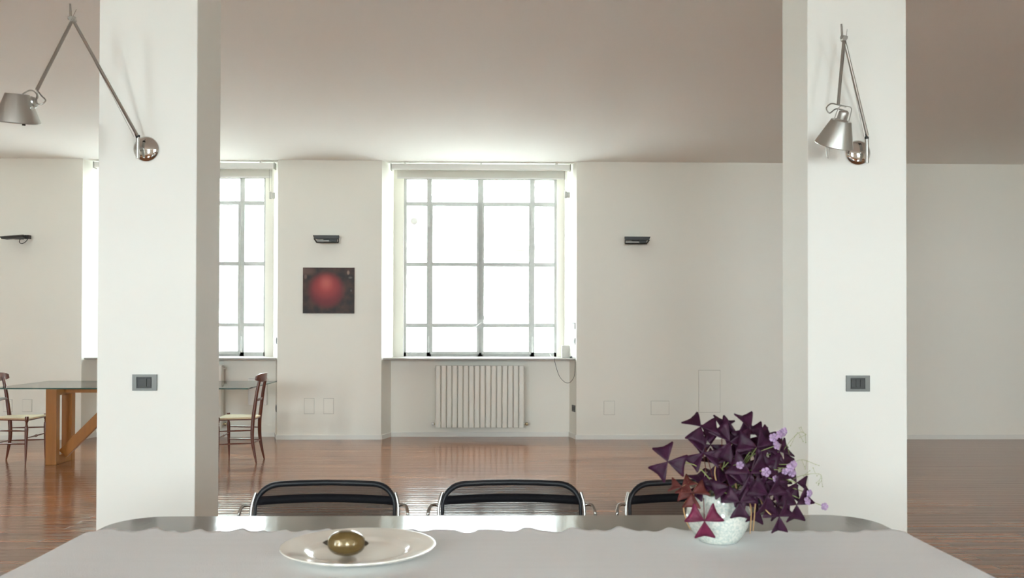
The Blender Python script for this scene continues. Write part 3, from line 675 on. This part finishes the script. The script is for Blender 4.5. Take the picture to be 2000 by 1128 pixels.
# left: arms swung out to the left and towards the camera
lm, loc = pillar_lamp((-1.722, 4.335, 2.228), (-1.744, 4.29, 2.173, 2.275), (-1.743, 4.28, 2.283), (-1.915, 3.98, 2.742), (-1.98, 3.80, 2.372), (-2.056, 3.79, 2.228), (-.11, .235, -1),
    'articulated aluminium lamp with long arm reaching left from the left pillar', [(-1.955, 3.79, 2.345), (-1.932, 3.78, 2.322), (-1.945, 3.77, 2.302), (-1.97, 3.775, 2.312), (-1.975, 3.79, 2.350), (-2.00, 3.79, 2.368), (-2.03, 3.79, 2.355)], side_cap=((-2.035, 3.795, 2.312), (-1.985, 3.795, 2.318)))
g = NB(); q0 = loc(.02, .07, 0); tube(g, [q0+Vector((0, 0, .004)), q0+Vector((0, 0, -.014))], .007, 10); obj('shade_switch', g, M_BLACK, lm, smooth=True)
# right: folded in front of its pillar
lm, loc = pillar_lamp((1.832, 4.335, 2.232), (1.856, 4.29, 2.172, 2.290), (1.857, 4.285, 2.307), (1.702, 4.19, 2.757), (1.657, 4.15, 2.424), (1.627, 4.13, 2.224), (-.16, .47, -1),
    'articulated aluminium lamp folded up against the right pillar', [(1.615, 4.13, 2.425), (1.588, 4.12, 2.40), (1.60, 4.11, 2.375), (1.632, 4.11, 2.395)])
q0 = loc(-.01, .03, .01); g = NB(); tube(g, [q0+Vector((-.016, 0, 0)), q0+Vector((-.01, 0, -.075)), q0+Vector((-.004, 0, -.08)), q0+Vector((.01, 0, 0))], .0016, 6); obj('wire_handle', g, M_ALU, lm, smooth=True)

# switch plates on the pillars
def switch_plate(x, z, label, rockers):
    s = thing('switch_plate', label, 'switch', (x, 4.337, z), group='grey switch plates on the pillars')
    b = NB(); w_, h_ = .0595, .040
    box(b, x-w_, x+w_, 4.330, 4.3395, z+.028, z+h_); box(b, x-w_, x+w_, 4.330, 4.3395, z-h_, z-.028)
    box(b, x-w_, x-.039, 4.330, 4.3395, z-.028, z+.028); box(b, x+.036, x+w_, 4.330, 4.3395, z-.028, z+.028)
    obj('cover_frame', b, mat('satin_grey_plastic', (.17, .175, .165), .4, metal=.3, var=(9, .03)), s)
    b = NB(); box(b, x-.039, x+.036, 4.334, 4.3395, z-.028, z+.028); obj('insert', b, M_DARK, s)
    for xa, xb in rockers:
        b = NB(); box(b, x+xa, x+xb, 4.331, 4.334, z-.020, z+.020); obj('rocker', b, M_DARK, s, bevel=.001)
switch_plate(-1.721, 1.074, 'grey rectangular switch plate with black insert on the left pillar', [(-.034, .010), (.012, .032)])
switch_plate(1.828, 1.072, 'grey rectangular switch plate with black insert on the right pillar', [(-.034, -.012), (-.010, .010), (.012, .032)])

# ------------------------------------------------------------------ radiators
def radiator(x0, n, label):
    pitch = 1.085/16; x1 = x0+n*pitch
    Rr = thing('radiator', label, 'radiator', ((x0+x1)/2, 10.70, .126), group='white panel radiators under the windows')
    for k in range(n):
        b = NB(); xa = x0+k*pitch+.0026; xb = x0+(k+1)*pitch-.0026; z0, z1 = .128, .884
        poly = [(xa, 10.635), (xa+.004, 10.626), (xa+.012, 10.622), (xb-.012, 10.622), (xb-.004, 10.626), (xb, 10.635), (xb, 10.700), (xa, 10.700)]
        prism(b, poly, z0, z1-.012); prism(b, [(u*.999+((xa+xb)/2)*.001, v+.004) for u, v in poly[:-2]]+[(xb, 10.690), (xa, 10.690)], z1-.012, z1-.003)
        obj('section', b, M_RAD, Rr)
    b = NB(); box(b, x0+.002, x1-.002, 10.676, 10.690, .14, .87); tube(b, [(x0-.004, 10.665, .17), (x1+.004, 10.665, .17)], .018, 10); tube(b, [(x0-.004, 10.665, .845), (x1+.004, 10.665, .845)], .018, 10); obj('core', b, M_RAD, Rr)
    for x, s, m_ in ((x0, -1, M_WHITEPL), (x1, 1, M_BRASS)):
        b = NB(); tube(b, [(x+s*.002, 10.665, .168), (x+s*.028, 10.665, .168)], .011, 10); tube(b, [(x+s*.028, 10.665, .168), (x+s*.028, 10.776, .168)], .008, 10)
        v = obj('valve', b, M_BRASS, Rr, smooth=True)
        b = NB(); lathe(b, [(0, 0), (.017, 0), (.019, .006), (.019, .022), (.015, .030), (0, .032)], 18, loc=(x+s*.020, 10.665, .168), mx=dirmx((s, -.3, 0))); obj('valve_knob', b, m_, v, smooth=True, recalc=True)
        b = NB(); box(b, min(x, x+s*.012), max(x, x+s*.012), 10.66, 10.776, .835, .850); obj('bracket', b, M_RAD, Rr)
    return Rr
radiator(-.710, 16, 'white sectional radiator under the middle window')
radiator(-3.290-16*1.085/16, 16, 'white sectional radiator mostly hidden behind the left pillar')

# ------------------------------------------------------------------ roller blinds
def blind(x0, x1, label, gear):
    Bl = thing('roller_blind', label, 'blind', ((x0+x1)/2, 10.6, 3.26), group='rolled-up white blinds above the windows')
    b = NB(); box(b, x0+.012, x1-.012, 10.575, 10.66, 3.268, 3.334); obj('housing', b, M_BLINDBOX, Bl, bevel=.006)
    for x in (x0, x1-.012): b = NB(); box(b, x, x+.012, 10.572, 10.665, 3.262, 3.338); obj('end_cap', b, mat('grey_plastic', (.42, .42, .39), .5, var=(8, .02)), Bl)
    for u in (.08, .5, .92): b = NB(); x = x0+(x1-x0)*u; box(b, x-.012, x+.012, 10.59, 10.64, 3.334, CEIL); obj('ceiling_clip', b, M_WHITEPL, Bl)
    b = NB(); box(b, x0+.07, x1-.06, 10.672, 10.676, 3.185, 3.30); fb = obj('fabric', b, M_BLIND, Bl)
    b = NB(); box(b, x0+.07, x1-.06, 10.668, 10.680, 3.168, 3.187); obj('hem_bar', b, M_WHITEPL, fb, bevel=.003)
    b = NB(); gx, gz = gear
    tube(b, [(gx-.03, 10.665, 3.27), (gx-.03, 10.665, gz+.07), (gx-.012, 10.66, gz+.03)], .0025, 6); tube(b, [(gx, 10.665, 3.27), (gx, 10.665, gz+.02)], .0022, 6); obj('pull_cord', b, M_ALUD, Bl)
    b = NB(); box(b, gx-.026, gx+.004, 10.64, 10.665, gz-.042, gz+.042); box(b, gx+.006, gx+.040, 10.652, 10.668, gz-.036, gz+.036); obj('cord_tensioner', b, mat('cream_plastic', (.52, .52, .49), .5, var=(8, .01)), Bl, bevel=.006)
blind(-1.258, .938, 'rolled-up white blind over the middle window', (.893, 2.975))
blind(-4.835, -2.657, 'rolled-up white blind over the left window, behind the left pillar', (-2.712, 2.95))

# ------------------------------------------------------------------ things on the walls
def uplight(x0, label, variant=0):
    z = 2.40; xc = x0+.155
    U_ = thing('wall_uplight', label, 'lamp', (xc, 10.49, z), group='small dark grey uplights on the window wall')
    if variant == 0 or variant == 1:
        mir = -1 if variant == 0 else 1
        b = NB()
        def mx_(x): return xc+(x)*mir
        tp = [(-.155, 2.438), (.158, 2.438), (.140, 2.395), (-.150, 2.395)]
        # tapered trough
        f = [(10.36, tp), (10.47, [(-.14, 2.432), (.14, 2.432), (.12, 2.398), (-.13, 2.398)])]
        A = [b.verts.new((mx_(u), f[0][0], v)) for u, v in f[0][1]]; Bv = [b.verts.new((mx_(u), f[1][0], v)) for u, v in f[1][1]]
        b.faces.new(A); b.faces.new(Bv[::-1])
        for k in range(4): b.faces.new((A[k], Bv[k], Bv[(k+1)%4], A[(k+1)%4]))
        obj('housing', b, M_DARK, U_, recalc=True, bevel=.003)
        b = NB(); tube(b, [(mx_(-.145), 10.37, 2.354), (mx_(.115), 10.37, 2.354)], .0085, 8); obj('lower_bar', b, M_DARK, U_, smooth=True)
        b = NB(); tube(b, [(xc-.125, 10.42, 2.376), (xc+.04, 10.42, 2.376)], .011, 10); obj('tube_bulb', b, mat('frosted_tube', (.62, .62, .6), .3, var=(9, .02)), U_, smooth=True)
        b = NB(); tube(b, [(mx_(-.147), 10.37, 2.354), (mx_(-.140), 10.40, 2.40)], .005, 6); tube(b, [(mx_(.112), 10.37, 2.354), (mx_(.146), 10.39, 2.40)], .008, 6)
        box(b, xc+.03, xc+.115, 10.40, 10.455, 2.368, 2.395); obj('bracket', b, M_DARK, U_)
    else:
        b = NB(); prism(b, [(xc-.155, 2.405), (xc+.12, 2.425), (xc+.12, 2.395), (xc-.13, 2.378)], 10.34, 10.46, 'y'); obj('housing', b, M_DARK, U_, bevel=.003)
        b = NB(); prism(b, [(xc-.10, 2.412), (xc+.115, 2.432), (xc+.115, 2.427), (xc-.11, 2.409)], 10.35, 10.45, 'y'); obj('glass_cover', b, M_ALU, U_)
        b = NB(); tube(b, smooth_path([(xc+.06, 10.40, 2.38), (xc+.055, 10.39, 2.345), (xc+.085, 10.39, 2.325), (xc+.125, 10.40, 2.35), (xc+.14, 10.42, 2.385)], 5), .004, 6); obj('cable_loop', b, M_DARK, U_, smooth=True)
        b = NB(); box(b, xc+.10, xc+.16, 10.40, 10.46, 2.385, 2.43); obj('bracket', b, M_DARK, U_, bevel=.004)
    b = NB(); box(b, xc-.05, xc+.05, 10.46, 10.499, 2.385, 2.43); obj('wall_mount', b, M_DARK, U_)
uplight(-2.147, 'small dark grey uplight on the wall directly above the red painting', 0)
uplight(1.560, 'small dark grey uplight on the blank wall to the right of the middle window', 1)
uplight(-5.815, 'small dark grey uplight with a cable loop on the far left wall', 2)

# painting
Pt = thing('painting', 'dark unframed painting of a glowing red sphere on the pier between the windows', 'painting', (-1.982, 10.49, 1.7865))
b = NB(); box(b, -2.289, -1.675, 10.478, 10.499, 1.512, 2.061); obj('canvas', b, mat('canvas_edge', (.10, .05, .035), .8, var=(20, .1)), Pt)
b = NB(); box(b, -2.286, -1.678, 10.4765, 10.4779, 1.515, 2.058); obj('painted_surface', b, painting_mat(), Pt)

# flush painted cover plates low on the wall
def cover(x0, x1, z0, z1, label):
    b = NB(); box(b, x0, x1, 10.490, 10.4999, z0, z1)
    c = tag(obj('cover_plate', b, mat('painted_plate', (.87, .86, .795), .7, spec=.25, var=(4, .01)), bevel=.001, origin=((x0+x1)/2, 10.498, z0)), label, 'wall plate', 'white painted cover plates on the window wall')
    b = NB(); e = .006; box(b, x0-e, x1+e, 10.4985, 10.4998, z0-e, z1+e); obj('shadow_seam', b, mat('seam_shadow_grey', (.60, .59, .54), .9, var=(9, .05)), c)  # grey rim paints in the faint shadow line around the flush plate
cover(-2.266, -2.155, .312, .49, 'small flush white cover plate below the painting, the left one of the pair')
cover(-2.034, -1.923, .312, .49, 'small flush white cover plate below the painting, the right one of the pair')
cover(1.336, 1.460, .300, .46, 'small square white cover plate on the blank wall, nearest the radiator niche')
cover(1.907, 2.118, .300, .461, 'wide low white cover plate on the blank wall, middle of three')
cover(2.486, 2.741, .331, .833, 'tall white cover plate on the blank wall above the plant leaves')
cover(-5.605, -5.501, .336, .476, 'small flush white cover plate beneath the far left glass table')
cover(-5.83, -5.735, .336, .476, 'small flush white cover plate at the left edge behind the rush-seated chair')
b = NB(); box(b, -3.004, -2.777, 10.72, 10.779, .391, .718)
tag(obj('wall_box', b, M_WHITEPL, bevel=.006, origin=(-2.89, 10.75, .391)), 'flat white wall box in the niche behind the right-hand wooden chair', 'box')

# plates set in the splayed side faces of the niches (they follow the slant of the reveal)
def reveal_plate(name, px, py, z, ang, w_, h_, dark, label, cat):
    s = thing(name, label, cat, (px, py, z), group='small plates in the window niches')
    def bx_(bm, a, b_, c, d_, t0, t1):
        box(bm, a, b_, t0, t1, c, d_, Matrix.Translation((px, py, z)) @ Matrix.Rotation(ang, 4, 'Z'))
    g = NB(); bx_(g, -w_/2, w_/2, -h_/2, h_/2, .001, .008); obj('cover_frame', g, mat('plate_grey', (.10, .10, .095), .4, var=(8, .02)), s)
    g = NB(); bx_(g, -w_/2+.014, w_/2-.014, -h_/2+.016, h_/2-.016, .0075, .0105); obj('insert', g, M_DARK if dark else M_WHITEPL, s)
def on_reveal(i, side, t):       # point and heading on the reveal of niche i: side 0 left, 1 right; t along its depth
    N_ = NICHE[i]
    a, c = (Vector((N_[0], FR)), Vector((N_[1], AP))) if side == 0 else (Vector((N_[5], FR)), Vector((N_[4], AP)))
    p = a+(c-a)*t; d = c-a
    ang = math.atan2(d.y, d.x) + (PI if side == 0 else 0)
    return p.x, p.y, ang
x_, y_, a_ = on_reveal(2, 1, .36)
reveal_plate('switch_plate', x_, y_, 1.369, a_, .12, .08, False, 'upper small switch plate beside the middle window, white insert', 'switch')
reveal_plate('switch_plate', x_, y_, 1.182, a_, .12, .08, True, 'lower small switch plate beside the middle window, above the white speaker box', 'switch')
reveal_plate('wall_socket', x_, y_, .365, a_, .12, .08, True, 'grey wall socket low in the niche right of the radiator', 'socket')
x_, y_, a_ = on_reveal(1, 1, .36)
reveal_plate('wall_socket', x_, y_, .365, a_, .12, .08, True, 'grey wall socket low in the niche right of the wooden chair', 'socket')
reveal_plate('switch_plate', x_, y_, 1.182, a_, .12, .08, True, 'small switch plate on the reveal of the left window', 'switch')

# things on the middle sill
b = NB(); box(b, .846, .938, 10.78, 10.87, .9755, 1.128)
tag(obj('speaker_box', b, mat('off_white_plastic', (.50, .48, .45), .5, var=(8, .01)), bevel=.006, origin=(.89, 10.83, .9755)), 'small upright white box on the right end of the window sill', 'box')
b = NB(); lathe(b, [(0, 0), (.022, 0), (.022, .012), (.012, .02), (0, .021)], 18, loc=(.955, 10.68, .9755))
tag(obj('cable_plug', b, M_BLACK, smooth=True, recalc=True, origin=(.955, 10.68, .9755)), 'tiny black plug lying on the sill beside the white box', 'plug')
b = NB(); tube(b, smooth_path([(.70, 10.85, 1.02), (.72, 10.70, .982), (.735, 10.52, .982), (.74, 10.515, .93), (.79, 10.515, .77), (.86, 10.515, .69), (.92, 10.515, .685), (.97, 10.515, .75), (.985, 10.512, .86), (.985, 10.52, .981), (.965, 10.62, .981), (.955, 10.66, .983)], 8), .0028, 6)
tag(obj('cable', b, M_DARK, smooth=True, origin=(.74, 10.52, .98)), 'thin dark cable hanging in a loop from the middle window sill', 'cable')

# ------------------------------------------------------------------ glass table on its timber trestle
G = thing('glass_table', 'long clear glass table on an amber timber trestle behind the left pillar', 'table', (-3.65, 9.1, 0))
gx0, gx1, gy0, gy1 = -4.905, -2.404, 8.58, 9.72
b = NB(); box(b, gx0, gx1, gy0, gy1, .738, .750)
for f in b.faces:
    f.material_index = 0 if abs(f.normal.z) > .5 else 1
b.normal_update()
for f in b.faces: f.material_index = 0 if abs(f.normal.z) > .5 else 1
obj('glass_top', b, [M_TGLASS, M_TEDGE], G)
def bar(bm, p, q, w_, d_):      # rectangular bar from p to q, w_ across in plan, d_ in Y
    p, q = Vector(p), Vector(q); L0 = (q-p).length; d = (q-p).normalized()
    yv = Vector((0, 1, 0)); xv = yv.cross(d).normalized(); yv = d.cross(xv)
    M_ = Matrix.Identity(4)
    for i in range(3): M_[i][0] = xv[i]; M_[i][1] = yv[i]; M_[i][2] = d[i]
    M_.translation = p
    box(bm, -w_/2, w_/2, -d_/2, d_/2, 0, L0, M_)
for s, x in ((1, -4.31), (-1, -3.02)):
    for y in (8.615, 8.93): b = NB(); box(b, x-.052, x+.052, y-.035, y+.035, 0, .738); obj('post', b, M_AMBER, G, bevel=.004)
    b = NB(); box(b, x-.05, x+.05, 8.65, 8.895, 0, .09); obj('foot_rail', b, M_AMBER, G, bevel=.004)
    b = NB(); box(b, x-.05, x+.05, 8.65, 8.895, .675, .738); obj('top_rail', b, M_AMBER, G, bevel=.004)
    b = NB(); bar(b, (x+s*.03, 8.77, .085), (x+s*.60, 8.77, .66), .10, .05); obj('diagonal_brace', b, M_AMBER, G, bevel=.004)
b = NB(); box(b, -4.26, -3.07, 8.745, 8.80, .692, .738); obj('beam', b, M_AMBER, G, bevel=.004)

# ------------------------------------------------------------------ wooden chairs with rush seats
def wood_chair():
    X0, Y0 = -2.53, 8.79
    C_ = thing('dining_chair', None, 'chair', (X0, Y0, 0), group='dark cherry chairs at the glass table')
    def turned(name, foot, top, prof):
        foot, top = Vector(foot), Vector(top); d = top-foot
        b = NB(); tube(b, [foot+d*t_ for t_, r in prof], [r for t_, r in prof], 14); return obj(name, b, M_CHERRY, C_, smooth=True)
    tp = [(0, .0065), (.12, .009), (.35, .0125), (.60, .0155), (.74, .017), (.80, .0145), (.835, .009), (.85, .0135), (.865, .009), (.90, .0155), (.96, .0175), (1, .016)]
    FN, FF = (-2.700, 8.60), (-2.715, 8.985)
    turned('leg', (FN[0]+.006, FN[1]-.01, 0), (FN[0], FN[1], .462), tp); turned('leg', (FF[0]+.006, FF[1]+.01, 0), (FF[0], FF[1], .470), tp)
    posts = []
    for s, yf, ys, yt in ((-1, 8.665, 8.675, 8.690), (1, 8.965, 8.930, 8.915)):
        b = NB(); pth = smooth_path([(-2.342, yf, 0), (-2.362, (yf*2+ys)/3, .10), (-2.384, (yf+ys)/2, .24), (-2.382, ys, .40), (-2.366, (ys*2+yt)/3, .54), (-2.345, (ys+yt*2)/3, .70), (-2.318, yt, .84)], 5)
        n_ = len(pth); tube(b, pth, [.007+.0115*math.sin(min(1, k/n_*2.2)*PI/2) - (.004*max(0, k/n_-.6)/.4) for k in range(n_)], 12)
        obj('back_post', b, M_CHERRY, C_, smooth=True)
    # curved top rail and the small cross rail
    def rail(name, zc, hgt, ext, dep, x0, material=M_CHERRY, belly=.0):
        b = NB(); n_ = 14; rows = []
        for k in range(n_+1):
            u = 2*k/n_-1; y = 8.8025+u*(.125+ext); x = x0+dep*(1-u*u)-dep; e = hgt*(1-.55*abs(u)**5)/2*(1+belly*(1-u*u))
            rows.append([b.verts.new((x-.009+.012*(v/ .5 if 0 else 0)+dx, y, zc+dz*e)) for dx, dz in ((0, -1), (.018, -1), (.026, 1), (.008, 1))])
        for A, Bv in zip(rows, rows[1:]):
            for k in range(4): b.faces.new((A[k], A[(k+1)%4], Bv[(k+1)%4], Bv[k]))
        b.faces.new(rows[0][::-1]); b.faces.new(rows[-1]); obj(name, b, material, C_, smooth=True, bevel=.003, recalc=True)
    rail('top_rail', .846, .085, .045, .045, -2.300)
    rail('cross_rail', .625, .028, -.012, .012, -2.352)
    # seat frame and woven seat
    poly = [(-2.712, 8.60), (-2.727, 8.79), (-2.728, 8.985), (-2.55, 8.965), (-2.370, 8.935), (-2.366, 8.80), (-2.370, 8.672), (-2.55, 8.635)]
    b = NB(); prism(b, poly, .428, .440); obj('seat_frame', b, M_CHERRY, C_, bevel=.004)
    cx = sum(p[0] for p in poly)/8; cy = sum(p[1] for p in poly)/8
    b = NB(); lay = [(.97, .436), (1.0, .441), (1.0, .450), (.97, .4555), (.8, .453), (.4, .449)]
    rings = [[b.verts.new((cx+(x-cx)*s_, cy+(y-cy)*s_, z)) for x, y in poly] for s_, z in lay]
    for A, Bv in zip(rings, rings[1:]):
        for k in range(8): b.faces.new((A[k], A[(k+1)%8], Bv[(k+1)%8], Bv[k]))
    b.faces.new(rings[-1]); b.faces.new(rings[0][::-1]); obj('seat', b, M_STRAW, C_, smooth=True, recalc=True)
    def stretcher(p, q, r=.0065, bulb=False):
        p, q = Vector(p), Vector(q); n_ = 12; b = NB()
        rr = [r*(.75+.35*math.sin(PI*k/n_)) + (.007*math.exp(-((k/n_-.5)/.06)**2) if bulb else 0) for k in range(n_+1)]
        tube(b, [p+(q-p)*(k/n_) for k in range(n_+1)], rr, 8); obj('stretcher', b, M_CHERRY, C_, smooth=True)
    for z in (.325, .198):
        stretcher((-2.698, 8.597, z), (-2.382, 8.672, z)); stretcher((-2.712, 8.99, z+.005), (-2.382, 8.94, z+.003))
    stretcher((-2.698, 8.60, .262), (-2.712, 8.985, .262), bulb=True); stretcher((-2.38, 8.67, .20), (-2.38, 8.945, .20))
    return C_
wc = wood_chair(); wc['label'] = 'dark cherry wooden chair with pale rush seat just right of the left pillar'
dup(wc, (-4.735, 8.79, 0), PI, 'dark cherry wooden chair with rush seat cut off by the left edge of the photo')
